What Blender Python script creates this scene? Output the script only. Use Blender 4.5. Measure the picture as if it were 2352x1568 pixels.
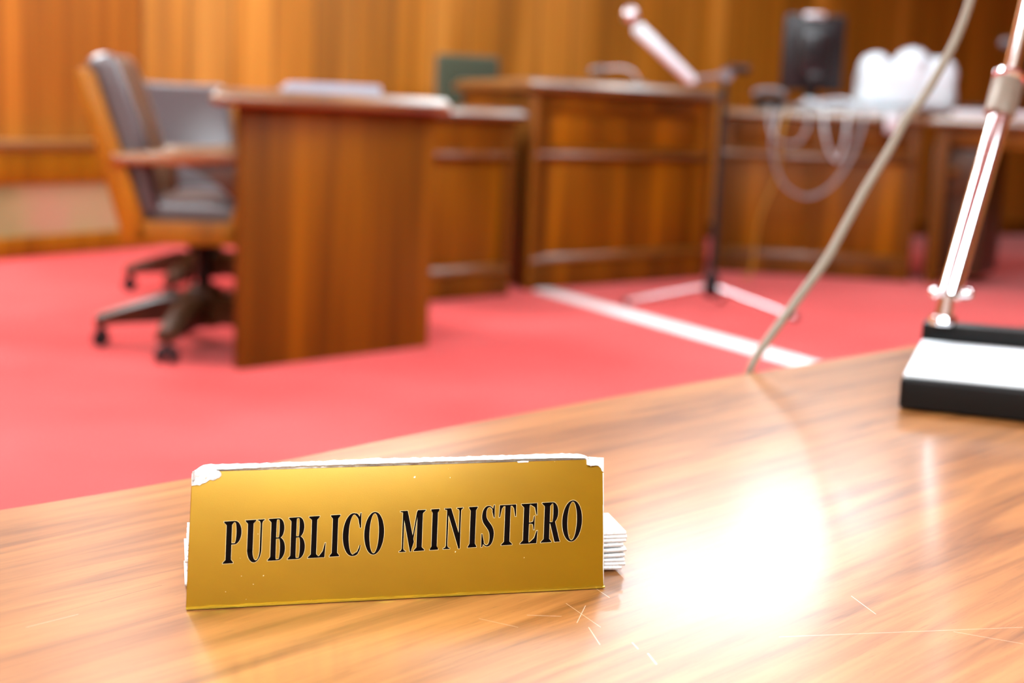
import bpy, bmesh, math, random
from mathutils import Vector, Matrix
random.seed(7)
for o in list(bpy.data.objects):
    bpy.data.objects.remove(o, do_unlink=True)
S = bpy.context.scene
COL = S.collection
PI = math.pi

# ------------------------------------------------------------------ camera
W, H, FPX = 2352.0, 1568.0, 50.0 / 36.0 * 2352.0
EYE = 0.86                      # eye height over the carpet
HOR = 250.0                     # horizon row at the frame's centre column
PITCH = math.atan((H / 2 - HOR) / FPX)
ROLL = 0.043
Fw = Vector((0, math.cos(PITCH), -math.sin(PITCH)))
R0 = Vector((1, 0, 0))
U0 = Vector((0, math.sin(PITCH), math.cos(PITCH)))
RT = (R0 * math.cos(ROLL) + U0 * math.sin(ROLL)).normalized()
UP = (U0 * math.cos(ROLL) - R0 * math.sin(ROLL)).normalized()
CAM = Vector((0, 0, EYE))
cd = bpy.data.cameras.new('camera')
cam = bpy.data.objects.new('camera', cd)
COL.objects.link(cam)
m = Matrix.Identity(4)
for i, v in enumerate((RT, UP, -Fw)):
    for j in range(3):
        m[j][i] = v[j]
m.translation = CAM
cam.matrix_world = m
cd.sensor_width = 36.0
cd.lens = 50.0
cd.clip_start = 0.02
cd.dof.use_dof = True
cd.dof.focus_distance = 0.765
cd.dof.aperture_fstop = 5.6
S.camera = cam

# ------------------------------------------------------------------ world, view, lights
wd = bpy.data.worlds.new('world'); S.world = wd; wd.use_nodes = True
wd.node_tree.nodes['Background'].inputs[0].default_value = (1.0, 0.95, 0.88, 1)
wd.node_tree.nodes['Background'].inputs[1].default_value = 0.05
S.view_settings.view_transform = 'Standard'
S.view_settings.look = 'None'
S.view_settings.gamma = 1.0
S.view_settings.use_curve_mapping = False
S.view_settings.exposure = 0.0
CEIL = 3.15
LAMP_POWER = 26.0
# centre x, y, length, width, yaw, strength factor of every ceiling fitting
LAMPS = [(1.25, 7.2, 1.1, .5, 0, .85), (2.05, 8.55, 1.0, .8, 0, .40), (-2.75, 6.3, 1.2, 1.2, .5, 2.0), (-0.75, 7.9, 1.2, .5, .54, 1.0), (-3.6, 4.2, 1.2, 1.2, .5, 1.0),
         (0.5, 3.7, 1.2, 1.2, 0, 1.0), (-1.4, 2.4, 1.2, 1.2, 0, .9), (2.7, 3.7, 1.2, 1.2, 0, 1.3), (0.6, -1.5, 2.4, 1.2, 0, .75), (-2.2, -1.5, 1.2, 1.2, 0, 1.0)]  # all unseen; some inferred from reflections, others added for fill and highlights


# ------------------------------------------------------------------ helpers
def ray(px, py):
    return (RT * ((px - W / 2) / FPX) + UP * (-(py - H / 2) / FPX) + Fw)


def on_z(px, py, z):
    d = ray(px, py)
    return CAM + d * ((z - EYE) / d.z)


def at_y(px, py, y):
    d = ray(px, py)
    return CAM + d * (y / d.y)


def on_plane(px, py, o, n):
    d = ray(px, py)
    return CAM + d * ((o - CAM).dot(n) / d.dot(n))


def lin(c):
    def f(v):
        v /= 255.0
        return v / 12.92 if v <= 0.04045 else ((v + 0.055) / 1.055) ** 2.4
    return (f(c[0]), f(c[1]), f(c[2]), 1.0)


def tag(o, label, cat, group=None):
    o['label'] = label
    o['category'] = cat
    if group:
        o['group'] = group
    return o


def thing(name, label, cat, loc=(0, 0, 0), rz=0.0, group=None):
    o = bpy.data.objects.new(name, None)
    o.empty_display_size = 0.1
    COL.objects.link(o)
    o.location = loc
    o.rotation_euler = (0, 0, rz)
    return tag(o, label, cat, group)


def obj(name, bm, mat, parent=None, smooth=True, angle=40, loc=None, rz=0.0):
    me = bpy.data.meshes.new(name)
    bmesh.ops.recalc_face_normals(bm, faces=bm.faces[:])
    bm.to_mesh(me); bm.free()
    for mm in (mat if isinstance(mat, (list, tuple)) else [mat]):
        me.materials.append(mm)
    if smooth:
        me.polygons.foreach_set('use_smooth', [True] * len(me.polygons))
        me.set_sharp_from_angle(angle=math.radians(angle))
    o = bpy.data.objects.new(name, me)
    COL.objects.link(o)
    if parent is not None:
        o.parent = parent
    if loc is not None:
        o.location = loc
        o.rotation_euler = (0, 0, rz)
    return o


def struct(name, bm, mat, **k):
    o = obj(name, bm, mat, **k)
    o['kind'] = 'structure'
    return o


def BM():
    return bmesh.new()


def merge(dst, src):
    me = bpy.data.meshes.new('tmp')
    src.to_mesh(me); src.free()
    dst.from_mesh(me)
    bpy.data.meshes.remove(me)


def box(bm, c, s, bevel=0.0, seg=2, rot=None):
    t = BM()
    bmesh.ops.create_cube(t, size=1.0)
    for v in t.verts:
        v.co = Vector((v.co.x * s[0], v.co.y * s[1], v.co.z * s[2]))
    if bevel > 0:
        bmesh.ops.bevel(t, geom=t.edges[:], offset=bevel, segments=seg, affect='EDGES', profile=0.5)
    for v in t.verts:
        co = v.co
        if rot is not None:
            co = rot @ co
        v.co = co + Vector(c)
    merge(bm, t)


def prism(bm, poly, z0, z1, bevel=0.0, seg=3, M=None):
    """poly: 2D points, extruded z0..z1; M maps the result"""
    t = BM()
    n = len(poly)
    a = [t.verts.new((p[0], p[1], z0)) for p in poly]
    b = [t.verts.new((p[0], p[1], z1)) for p in poly]
    t.faces.new(a[::-1]); t.faces.new(b)
    for i in range(n):
        t.faces.new((a[i], a[(i + 1) % n], b[(i + 1) % n], b[i]))
    if bevel > 0:
        bmesh.ops.bevel(t, geom=t.edges[:], offset=bevel, segments=seg, affect='EDGES', profile=0.5)
    if M is not None:
        for v in t.verts:
            v.co = M @ v.co
    merge(bm, t)


def smooth_path(pts, n=8):
    P = [Vector(p) for p in pts]
    if len(P) < 3:
        return P
    out = []
    for i in range(len(P) - 1):
        p0 = P[max(i - 1, 0)]; p1 = P[i]; p2 = P[i + 1]; p3 = P[min(i + 2, len(P) - 1)]
        for k in range(n):
            t = k / n
            out.append(0.5 * ((2 * p1) + (p2 - p0) * t + (2 * p0 - 5 * p1 + 4 * p2 - p3) * t * t
                              + (3 * p1 - p0 - 3 * p2 + p3) * t ** 3))
    out.append(P[-1])
    return out


def tube(bm, pts, r, n=12, caps=True):
    pts = [Vector(p) for p in pts]
    rr = r if isinstance(r, (list, tuple)) else [r] * len(pts)
    rings = []
    ref = None
    for i, p in enumerate(pts):
        d = (pts[min(i + 1, len(pts) - 1)] - pts[max(i - 1, 0)])
        if d.length < 1e-9:
            d = Vector((0, 0, 1))
        d.normalize()
        if ref is None:
            ref = Vector((1, 0, 0)) if abs(d.x) < 0.8 else Vector((0, 1, 0))
        a = (ref - d * ref.dot(d)).normalized()
        ref = a
        b = d.cross(a)
        rings.append([bm.verts.new(p + (a * math.cos(2 * PI * k / n) + b * math.sin(2 * PI * k / n)) * rr[i]) for k in range(n)])
    for i in range(len(rings) - 1):
        for k in range(n):
            bm.faces.new((rings[i][k], rings[i][(k + 1) % n], rings[i + 1][(k + 1) % n], rings[i + 1][k]))
    if caps:
        bm.faces.new(rings[0][::-1]); bm.faces.new(rings[-1])


def ball(bm, c, r, u=16, v=10):
    t = BM()
    bmesh.ops.create_uvsphere(t, u_segments=u, v_segments=v, radius=1.0)
    s = r if isinstance(r, (list, tuple)) else (r, r, r)
    for q in t.verts:
        q.co = Vector((q.co.x * s[0], q.co.y * s[1], q.co.z * s[2])) + Vector(c)
    merge(bm, t)


# ------------------------------------------------------------------ materials
def mat(name, color, rough=0.5, metal=0.0, coat=0.0, coat_rough=0.1, sheen=0.0, spec=0.5):
    m = bpy.data.materials.new(name); m.use_nodes = True
    b = m.node_tree.nodes['Principled BSDF']
    b.inputs['Base Color'].default_value = color
    b.inputs['Roughness'].default_value = rough
    b.inputs['Metallic'].default_value = metal
    b.inputs['Coat Weight'].default_value = coat
    b.inputs['Coat Roughness'].default_value = coat_rough
    b.inputs['Sheen Weight'].default_value = sheen
    b.inputs['Specular IOR Level'].default_value = spec
    return m


class NT:
    def __init__(s, m):
        s.m = m; s.t = m.node_tree; s.b = s.t.nodes['Principled BSDF']

    def n(s, kind, **kw):
        x = s.t.nodes.new(kind)
        for k, v in kw.items():
            setattr(x, k, v)
        return x

    def l(s, a, b):
        s.t.links.new(a, b)

    def math(s, op, a, b=None, c=None):
        x = s.n('ShaderNodeMath', operation=op)
        for i, v in enumerate((a, b, c)):
            if v is None:
                continue
            if isinstance(v, (int, float)):
                x.inputs[i].default_value = v
            else:
                s.l(v, x.inputs[i])
        return x.outputs[0]

    def mapped(s, scale, coord='Object', loc=(0, 0, 0), rot=(0, 0, 0)):
        tc = s.n('ShaderNodeTexCoord'); mp = s.n('ShaderNodeMapping')
        mp.inputs['Scale'].default_value = scale
        mp.inputs['Location'].default_value = loc
        mp.inputs['Rotation'].default_value = rot
        s.l(tc.outputs[coord], mp.inputs['Vector'])
        return mp.outputs[0]

    def noise(s, vec, scale=1.0, detail=3.0, rough=0.5, dist=0.0):
        x = s.n('ShaderNodeTexNoise')
        x.inputs['Scale'].default_value = scale
        x.inputs['Detail'].default_value = detail
        x.inputs['Roughness'].default_value = rough
        x.inputs['Distortion'].default_value = dist
        s.l(vec, x.inputs['Vector'])
        return x.outputs['Fac']

    def ramp(s, fac, stops):
        x = s.n('ShaderNodeValToRGB')
        cr = x.color_ramp
        while len(cr.elements) < len(stops):
            cr.elements.new(0.5)
        for e, (p, c) in zip(cr.elements, stops):
            e.position = p; e.color = c
        s.l(fac, x.inputs[0])
        return x.outputs[0]

    def mix(s, fac, a, b, mode='MIX'):
        x = s.n('ShaderNodeMix', data_type='RGBA', blend_type=mode)
        for i, v in ((0, fac), (6, a), (7, b)):
            if isinstance(v, (int, float)):
                x.inputs[i].default_value = v
            elif isinstance(v, tuple):
                x.inputs[i].default_value = v
            else:
                s.l(v, x.inputs[i])
        return x.outputs[2]


def wood(name, dark, mid, light, grain='z', band=6.0, fine=60.0, rough=0.35, coat=0.4, coat_rough=0.15, groove=0.0, spec=0.5, TONE=0.74):
    """veneer: broad bands plus fine grain, both running along the local axis `grain`"""
    m = mat(name, (1, 1, 1, 1), rough, coat=coat, coat_rough=coat_rough, spec=spec)
    k = NT(m)
    ax = 'xyz'.index(grain)

    def sc(a, b):
        return tuple(b if i == ax else a for i in range(3))
    f1 = k.noise(k.mapped(sc(band, band * 0.05)), 1.0, 2.0, 0.5, 0.4)
    f2 = k.noise(k.mapped(sc(fine, fine * 0.03)), 1.0, 4.0, 0.6, 0.2)
    mixv = k.math('ADD', k.math('MULTIPLY', f1, 0.75), k.math('MULTIPLY', f2, 0.25))
    dark, mid, light = [tuple(v * TONE for v in q[:3]) + (1,) for q in (dark, mid, light)]
    c = k.ramp(mixv, [(0.30, dark), (0.5, mid), (0.68, light)])
    if groove > 0:                                     # board joints every `groove` metres across the grain
        tc = k.n('ShaderNodeTexCoord'); sx = k.n('ShaderNodeSeparateXYZ')
        k.l(tc.outputs['Object'], sx.inputs[0])
        u = k.math('DIVIDE', sx.outputs[0], groove)
        fr = k.math('FRACT', u)
        gl = k.math('LESS_THAN', fr, 0.05)
        wn = k.n('ShaderNodeTexWhiteNoise', noise_dimensions='1D')
        k.l(k.math('FLOOR', u), wn.inputs['W'])
        tone = k.math('ADD', k.math('MULTIPLY', wn.outputs['Value'], 0.36), 0.82)
        cc = k.n('ShaderNodeCombineXYZ')
        for i in range(3):
            k.l(tone, cc.inputs[i])
        c = k.mix(1.0, c, cc.outputs[0], 'MULTIPLY')
        c = k.mix(gl, c, tuple(v * 0.7 for v in dark[:3]) + (1,))
    k.l(c, k.b.inputs['Base Color'])
    return m


def L3(r, g, b):
    return (r, g, b, 1.0)


M_WALL = wood('wall_veneer', L3(.20, .070, .001), L3(.36, .128, .004), L3(.54, .22, .025), band=4.5, fine=30, groove=0.26, TONE=.98, rough=.45, coat=.12, coat_rough=.3)
M_WALLN = wood('wall_boards', L3(.17, .045, .002), L3(.33, .10, .006), L3(.48, .165, .016), band=5, fine=40, groove=0.14, TONE=1.0, rough=.45, coat=.12, coat_rough=.3)
M_DESK = wood('desk_veneer', L3(.085, .025, .0), L3(.175, .053, .0), L3(.29, .092, .0), band=7, fine=60, rough=.5, coat=0, spec=.2)
M_PANEL = wood('panel_veneer', L3(.13, .038, .0), L3(.26, .082, .0), L3(.44, .15, .0), band=9, fine=60, rough=.5, coat=0, spec=.2)
M_TOP = wood('desk_top_wood', L3(.09, .032, .002), L3(.19, .075, .005), L3(.28, .12, .012), grain='x', band=5, fine=40, rough=.35, coat=1.0, coat_rough=.28)
M_TOP.node_tree.nodes['Principled BSDF'].inputs['Coat IOR'].default_value = 1.9
M_CHAIRWOOD = wood('chair_wood', L3(.22, .078, .0), L3(.33, .125, .0), L3(.44, .18, .004), band=8, fine=50, rough=.5, coat=.1, coat_rough=.2, spec=.25, TONE=.85)
M_ARM = wood('armrest_wood', L3(.22, .078, .0), L3(.33, .125, .0), L3(.44, .18, .004), grain='x', band=8, fine=50, rough=.35, coat=1.0, coat_rough=.25)
M_ARM.node_tree.nodes['Principled BSDF'].inputs['Coat IOR'].default_value = 1.9
M_MOULD = wood('moulding_wood', L3(.085, .025, .0), L3(.175, .053, .0), L3(.29, .092, .0), grain='x', band=7, fine=60, rough=.4, coat=.6, coat_rough=.3)
M_DARKWOOD = wood('dark_base_wood', L3(.025, .010, .003), L3(.06, .022, .006), L3(.08, .03, .008), band=8, fine=50, rough=.45, coat=.1, coat_rough=.15, spec=.3)
M_BRACKET = wood('shaded_bracket_wood', L3(.05, .014, .0), L3(.09, .024, .0), L3(.14, .04, .001), band=8, fine=50, rough=.5, coat=.15, coat_rough=.2)  # darker than the frame wood: the bracket's underside shade put into its colour
M_CHROME = mat('chrome', L3(.86, .86, .88), .07, 1.0)
M_STEEL = mat('satin_steel', L3(.75, .75, .78), .3, 1.0)
M_BLACK = mat('black_enamel', L3(.004, .004, .004), .4, spec=.2)
M_RUBBER = mat('black_rubber', L3(.008, .008, .009), .6, spec=.25)
M_WHITE = mat('white_card', L3(.74, .82, .86), .6)
M_BEIGE = mat('beige_cable', L3(.26, .23, .17), .45)
M_GREEN = mat('green_cloth', L3(.035, .046, .020), .8, sheen=.2)
M_GREY = mat('grey_plastic', L3(.16, .16, .17), .35)
M_PLASTER = mat('plaster', L3(.55, .50, .42), .9)
M_CEIL = mat('ceiling_paint', L3(.60, .66, .68), .9)


def leather_mat():
    m = mat('brown_grey_leather', L3(.06, .042, .045), .36, coat=.6, coat_rough=.28)
    k = NT(m)
    f = k.noise(k.mapped((60, 60, 60)), 1.0, 3.0)
    k.l(k.ramp(f, [(.3, L3(.055, .040, .042)), (.7, L3(.08, .062, .064))]), k.b.inputs['Base Color'])
    bp = k.n('ShaderNodeBump'); bp.inputs['Strength'].default_value = .15; bp.inputs['Distance'].default_value = .002
    k.l(f, bp.inputs['Height']); k.l(bp.outputs[0], k.b.inputs['Normal'])
    return m


M_LEATHER = leather_mat()


def carpet_mat():
    m = mat('red_carpet', L3(.6, .06, .06), .9, sheen=.3, spec=.1)
    m.node_tree.nodes['Principled BSDF'].inputs['Sheen Roughness'].default_value = .45
    m.node_tree.nodes['Principled BSDF'].inputs['Sheen Tint'].default_value = (1, .85, .85, 1)
    k = NT(m)
    f = k.noise(k.mapped((1.1, 1.1, 1.1)), 1.0, 3.0)
    f2 = k.noise(k.mapped((220, 220, 220)), 1.0, 2.0)
    c = k.ramp(f, [(.35, L3(.50, .024, .023)), (.65, L3(.62, .052, .050))])
    c = k.mix(.12, c, k.ramp(f2, [(.3, L3(.3, .012, .012)), (.7, L3(.6, .07, .07))]))
    k.l(c, k.b.inputs['Base Color'])
    bp = k.n('ShaderNodeBump'); bp.inputs['Strength'].default_value = .4; bp.inputs['Distance'].default_value = .004
    k.l(f2, bp.inputs['Height']); k.l(bp.outputs[0], k.b.inputs['Normal'])
    return m


M_CARPET = carpet_mat()


def emit_mat(name, col, s):
    m = bpy.data.materials.new(name); m.use_nodes = True
    b = m.node_tree.nodes['Principled BSDF']
    b.inputs['Base Color'].default_value = col
    b.inputs['Emission Color'].default_value = col
    b.inputs['Emission Strength'].default_value = s
    return m


# ------------------------------------------------------------------ room shell
CB = Vector((-2.15, 8.15))                         # back left corner
BD = Vector((1.0, 0.6)).normalized()               # direction of the back wall
LD = Vector((0.5, 0.866)).normalized()             # direction of the left wall
LA = CB - LD * 7.0
RX = 6.2
BR = CB + BD * ((RX - CB.x) / BD.x)
YB = -2.6


def wall(name, p0, p1, material, t=0.12):
    p0 = Vector(p0); p1 = Vector(p1)
    d = p1 - p0; L = d.length; a = math.atan2(d.y, d.x)
    b = BM(); box(b, (L / 2, t / 2, CEIL / 2), (L, t, CEIL))
    return struct(name, b, material, smooth=False, loc=(p0.x, p0.y, 0), rz=a)


wall('wall_back', CB, BR, M_WALL)
wall('wall_left', LA, CB, M_WALLN)
wall('wall_side', (LA.x, YB), LA, M_WALL)
wall('wall_rear', (RX, YB), (LA.x, YB), M_PLASTER)
wall('wall_right', BR, (RX, YB), M_WALL)
b = BM(); prism(b, [(LA.x - .3, YB - .3), (RX + .3, YB - .3), (RX + .3, BR.y + .6), (CB.x - .5, BR.y + .6), (LA.x - .3, 8)], -.1, 0)
struct('floor', b, M_CARPET, smooth=False)
b = BM(); prism(b, [(LA.x - .3, YB - .3), (RX + .3, YB - .3), (RX + .3, BR.y + .6), (CB.x - .5, BR.y + .6), (LA.x - .3, 8)], CEIL, CEIL + .1)
struct('ceiling', b, M_CEIL, smooth=False)
L = (BR - CB).length
b = BM(); box(b, (L / 2, -.011, .055), (L - .06, .022, .11), .004)
struct('baseboard_back', b, M_PANEL, loc=(CB.x, CB.y, 0), rz=math.atan2(BD.y, BD.x))

for i, (x, y, ln, wdt, yaw, f) in enumerate(LAMPS):
    t = thing('ceiling_light', 'unseen white framed fluorescent fitting placed on the ceiling to light the courtroom', 'ceiling light', (x, y, CEIL), yaw, 'fluorescent fittings on the ceiling')
    b = BM()
    for sx in (-1, 1):
        box(b, (sx * (ln / 2 + .012), 0, -.035), (.024, wdt + .048, .07), .003)
        box(b, (0, sx * (wdt / 2 + .012), -.035), (ln, .024, .07), .003)
    box(b, (0, 0, -.006), (ln, wdt, .012))
    obj('frame', b, M_WHITE, t)
    b = BM(); box(b, (0, 0, -.05), (ln, wdt, .02))
    obj('diffuser', b, emit_mat('lamp_diffuser', L3(.84, .96, 1.0), LAMP_POWER * f), t, smooth=False)

# white strip lying on the carpet
p0 = on_z(1247, 668, 0); p1 = on_z(1830, 832, 0)
d = (p1 - p0); d.z = 0; ln = d.length + .9; a = math.atan2(d.y, d.x)
b = BM(); prism(b, [(-.055, 0), (-.04, .012), (.04, .012), (.055, 0)], 0, ln, .002, 1, M=Matrix(((0, 0, 1, 0), (1, 0, 0, 0), (0, 1, 0, 0), (0, 0, 0, 1))))
tag(obj('cable_cover', b, mat('white_strip', L3(.85, .84, .84), .45), loc=(p0.x, p0.y, .001), rz=a),
    'white flat strip running across the red carpet', 'cable cover')

# ------------------------------------------------------------------ long low casing along the left wall
q0 = Vector((-2.57, 7.15)); cdv = LD
c_end = q0 + Vector((.577, 1.0)) * .93
c_len = 4.6
c0 = c_end - cdv * c_len
t = thing('low_cabinet', 'long low wooden cabinet with pale beige panels and ledge along the left wall', 'cabinet', (c0.x, c0.y, 0), math.atan2(cdv.y, cdv.x))
b = BM(); box(b, (c_len / 2, .16, .57), (c_len, .36, .05), .018, 3); obj('top_ledge', b, M_TOP, t)
b = BM()
box(b, (c_len / 2, .02, .46), (c_len, .04, .17), .004)
box(b, (c_len / 2, .02, .055), (c_len, .05, .11), .006)
for xx in (0.03, c_len / 3, c_len * 2 / 3, c_len - .03):
    box(b, (xx, .02, .27), (.06, .038, .33), .003)
box(b, (c_len - .012, .16, .27), (.024, .30, .54))
obj('frame', b, M_CHAIRWOOD, t)
M_CLOTH = mat('beige_cloth', L3(.5, .4, .2), .9)
k = NT(M_CLOTH)
k.l(k.ramp(k.noise(k.mapped((2.2, 2.2, 2.2)), 1.0, 2.0), [(.35, L3(.25, .25, .10)), (.5, L3(.36, .30, .14)), (.68, L3(.42, .27, .16))]), k.b.inputs['Base Color'])
for i in range(3):
    b = BM(); box(b, (c_len * (i + .5) / 3, .028, .243), (c_len / 3 - .055, .02, .27))
    obj('panel', b, M_CLOTH, t)


# ------------------------------------------------------------------ framed desk fronts
def front(t, p0, p1, h, base=None, nb=1, stile=.07, thick=.04, top_rail=.14, mid_z=None, bot=.13, wide_post=False, flip=1):
    """frame-and-panel front between two floor points, facing to the right of p0->p1"""
    p0 = Vector((p0[0], p0[1])); p1 = Vector((p1[0], p1[1]))
    d = p1 - p0; L = d.length; a = math.atan2(d.y, d.x)
    org = t.location
    loc = (p0.x - org.x, p0.y - org.y, 0)

    def put(name, bm, m, par=t):
        return obj(name, bm, m, par, loc=loc if par is t else None, rz=a if par is t else 0)
    b = BM()
    for i in range(nb + 1):
        x = stile / 2 + (L - stile) * i / nb
        box(b, (x, thick / 2, h / 2), (stile, thick, h), .004)
    box(b, (L / 2, thick / 2, h - top_rail / 2), (L - .01, thick * .8, top_rail), .003)
    box(b, (L / 2, thick / 2 - .004, bot / 2), (L - .01, thick, bot), .012, 2)
    if mid_z:
        box(b, (L / 2, thick / 2 - .004, mid_z), (L - .01, thick * .9, .055), .014, 2)
    fr = put('front_frame', b, M_DESK)
    for zz in ([mid_z - .02] if mid_z else []) + [bot - .012]:
        b = BM()
        prism(b, [(thick, zz - .005), (-.016, zz - .005), (-.018, zz + .004), (.006, zz + .030), (thick, zz + .030)], .01, L - .01, .002, 1, Matrix(((0, 0, 1, 0), (1, 0, 0, 0), (0, 1, 0, 0), (0, 0, 0, 1))))
        put('moulding', b, M_MOULD)
    for i in range(nb):
        x = stile / 2 + (L - stile) * (i + .5) / nb
        wv = (L - stile) / nb - stile + .01
        b = BM()
        lo = bot - .005; hi = (mid_z - .02) if mid_z else h - top_rail + .005
        box(b, (x, thick * .75, (lo + hi) / 2), (wv, .016, hi - lo), .003)
        # raised bead around the field
        box(b, (x, thick * .62, (lo + hi) / 2), (wv - .10, .012, hi - lo - .10), .005)
        put('panel', b, M_PANEL)
        if mid_z:
            b = BM()
            lo = mid_z + .02; hi = h - top_rail + .005
            box(b, (x, thick * .75, (lo + hi) / 2), (wv, .016, hi - lo), .003)
            put('frieze_panel', b, M_PANEL)
    return fr


def slab_top(t, poly, z0, z1, name='top', ch=.026):
    """table top with a broad polished chamfer round its upper edge"""
    org = t.location
    b = BM()
    rings = []
    for e, z in ((-.010, z0), (0, z0 + .010), (0, z1 - ch), (-ch, z1)):
        rings.append([b.verts.new((p[0] - org.x, p[1] - org.y, z)) for p in (grow(poly, e) if e else poly)])
    n = len(poly)
    for r0_, r1_ in zip(rings, rings[1:]):
        for i in range(n):
            b.faces.new((r0_[i], r0_[(i + 1) % n], r1_[(i + 1) % n], r1_[i]))
    b.faces.new(rings[0][::-1]); b.faces.new(rings[-1])
    bmesh.ops.bevel(b, geom=b.edges[:], offset=.003, segments=2, affect='EDGES', profile=.5)
    return obj(name, b, M_TOP, t, angle=25)


def grow(poly, e):
    n = len(poly); out = []
    area = sum(poly[i][0] * poly[(i + 1) % n][1] - poly[(i + 1) % n][0] * poly[i][1] for i in range(n))
    s = 1 if area > 0 else -1
    for i in range(n):
        p = Vector(poly[i][:2]); a = (p - Vector(poly[i - 1][:2])).normalized(); c = (Vector(poly[(i + 1) % n][:2]) - p).normalized()
        na = Vector((a.y, -a.x)) * s; nc = Vector((c.y, -c.x)) * s
        v = (na + nc); v = v / max(.3, v.length_squared) * 2
        out.append((p.x + v.x * e, p.y + v.y * e))
    return out


def side_board(t, name, p0, p1, z0, z1, thick=.03, m=None, bevel=.003):
    p0 = Vector(p0[:2]); p1 = Vector(p1[:2]); d = p1 - p0; L = d.length
    b = BM(); box(b, (L / 2, thick / 2, (z0 + z1) / 2), (L, thick, z1 - z0), bevel)
    return obj(name, b, m or M_DESK, t, loc=(p0.x - t.location.x, p0.y - t.location.y, 0), rz=math.atan2(d.y, d.x))


# --- left desk: its closed end panel faces the camera, the sitters' side is at the left
A0 = on_z(551, 850, 0).to_2d(); A1 = on_z(983, 795, 0).to_2d()
A2 = Vector((-.36, 5.60)); A3 = Vector((-1.06, 5.62))
t = thing('court_desk', 'dark wooden desk with broad plain end panel in front of leather swivel chairs', 'desk', (A0.x, A0.y, 0))
side_board(t, 'end_panel', A0, A1, 0, .835, .035)
side_board(t, 'modesty_panel', A1 + Vector((-.035, .03)), A2, 0, .835, .03)
side_board(t, 'rear_panel', A2 + Vector((0, -.04)), A3 + Vector((0, -.04)), 0, .835, .03)
gp = grow([A0, A1, A2, A3], .055)
ga = Vector(gp[0]); gd = (Vector(gp[1]) - ga).normalized(); gl = (Vector(gp[3]) - ga).normalized(); ga = ga - gd * .05
slab_top(t, [ga + gl * .05, ga + gl * .015 + gd * .02, ga + gd * .06, gp[1], gp[2], (gp[3][0] - .03, gp[3][1])], .832, .885)
b = BM(); box(b, (0, 0, 0), (.34, .25, .022), .006); box(b, (.008, -.004, .017), (.32, .24, .012), .004)
zf = on_z(760, 205, .90)
ff = tag(obj('document_folder', b, mat('lilac_grey_paper', L3(.36, .38, .46), .5), loc=(-.70, 5.25, .897), rz=.25),
         'grey document folder lying flat on the left desk', 'folder')

# --- short desk between the left desk and the tall lectern
B0 = Vector((-.78, 5.84)) + Vector((.45, .45)); B1 = on_z(1168, 677, 0).to_2d()
B0 = B1 - Vector((.707, .707)) * .72
B2 = B1 + Vector((-.30, .55)); B3 = B0 + Vector((-.25, .55))
t = thing('court_desk', 'low panelled wooden desk between the plain end panel desk and tall lectern', 'desk', (B0.x, B0.y, 0))
front(t, B0, B1, .81, nb=1, mid_z=.66, stile=.06)
side_board(t, 'side_panel', B1 + Vector((-.02, .02)), B2, 0, .81, .03)
side_board(t, 'side_panel', B3, B0, 0, .81, .03)
slab_top(t, grow([B0, B1, B2, B3], .045), .807, .857)

# --- tall lectern bench
L0 = on_z(1207, 667, 0).to_2d(); L1 = on_z(1617, 637, 0).to_2d()
L3p = Vector((-.33, 7.95)); L2p = Vector((.62, 8.45))
t = thing('lectern', 'tall panelled wooden lectern with thick overhanging top in the middle', 'lectern', (L0.x, L0.y, 0))
front(t, L0, L1, .95, nb=1, mid_z=.66, stile=.11, top_rail=.10, bot=.15)
side_board(t, 'side_panel', L3p, L0, 0, .95, .03)
side_board(t, 'side_panel', L1, L2p, 0, .95, .03)
slab_top(t, grow([L0, L1, L2p, L3p], .045), .945, 1.005)

# --- far right desk with panelled front
C0 = Vector((1.13, 8.06)); C1 = on_z(2086, 647, 0).to_2d()
cd_ = (C1 - C0).normalized(); cn = Vector((-cd_.y, cd_.x))
C2 = C1 + cn * .65; C3 = C0 + cn * .65
t = thing('court_desk', 'panelled wooden desk behind the microphone stand, under tangled grey cables', 'desk', (C0.x, C0.y, 0))
front(t, C0, C1, .87, nb=2, mid_z=.68, stile=.06, bot=.12)
side_board(t, 'side_panel', C1 - cd_ * .04 + cn * .04, C2 - cd_ * .04, 0, .87, .03)
side_board(t, 'side_panel', C0 + cd_ * .04 + cn * .04, C3 + cd_ * .04, 0, .87, .03)
slab_top(t, grow([C0, C1, C2, C3], .03), .867, .917)

# --- open table at the right edge, angled towards the camera
rd = Vector((.86, -.51)).normalized(); rn = Vector((-rd.y, rd.x))
E0 = C1 + rd * .062 + Vector((.0, -.02)); E1 = E0 + rd * 1.25; E2 = E1 + rn * .62; E3 = E0 + rn * .62
t = thing('court_table', 'dark wooden table with open kneehole at the right edge behind chrome pole', 'table', (E0.x, E0.y, 0))
side_board(t, 'apron', E0 + rd * .04 + rn * .03, E1 - rd * .04 + rn * .03, .76, .87, .025)
for p in (E0 + rd * .02 + rn * .02, E1 - rd * .08 + rn * .02, E2 - rd * .08 - rn * .08, E3 + rd * .02 - rn * .08):
    b = BM(); box(b, (.03, .03, .435), (.065, .065, .87), .004)
    obj('leg', b, M_DESK, t, loc=(p.x - E0.x, p.y - E0.y, 0), rz=math.atan2(rd.y, rd.x))
p = E0 - rd * .02 + rn * .07
b = BM(); box(b, (.16, .22, .41), (.30, .44, .70), .004)
ped = obj('pedestal', b, M_DARKWOOD, t, loc=(p.x - E0.x, p.y - E0.y, 0), rz=math.atan2(rd.y, rd.x))
b = BM(); box(b, (.15, -.012, .60), (.22, .02, .22), .004); dr = obj('drawer', b, M_DARKWOOD, ped)
b = BM(); ball(b, (.14, -.035, .62), .025); obj('knob', b, M_DESK, dr)
slab_top(t, grow([E0, E1, E2, E3], .03), .867, .917)


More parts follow.
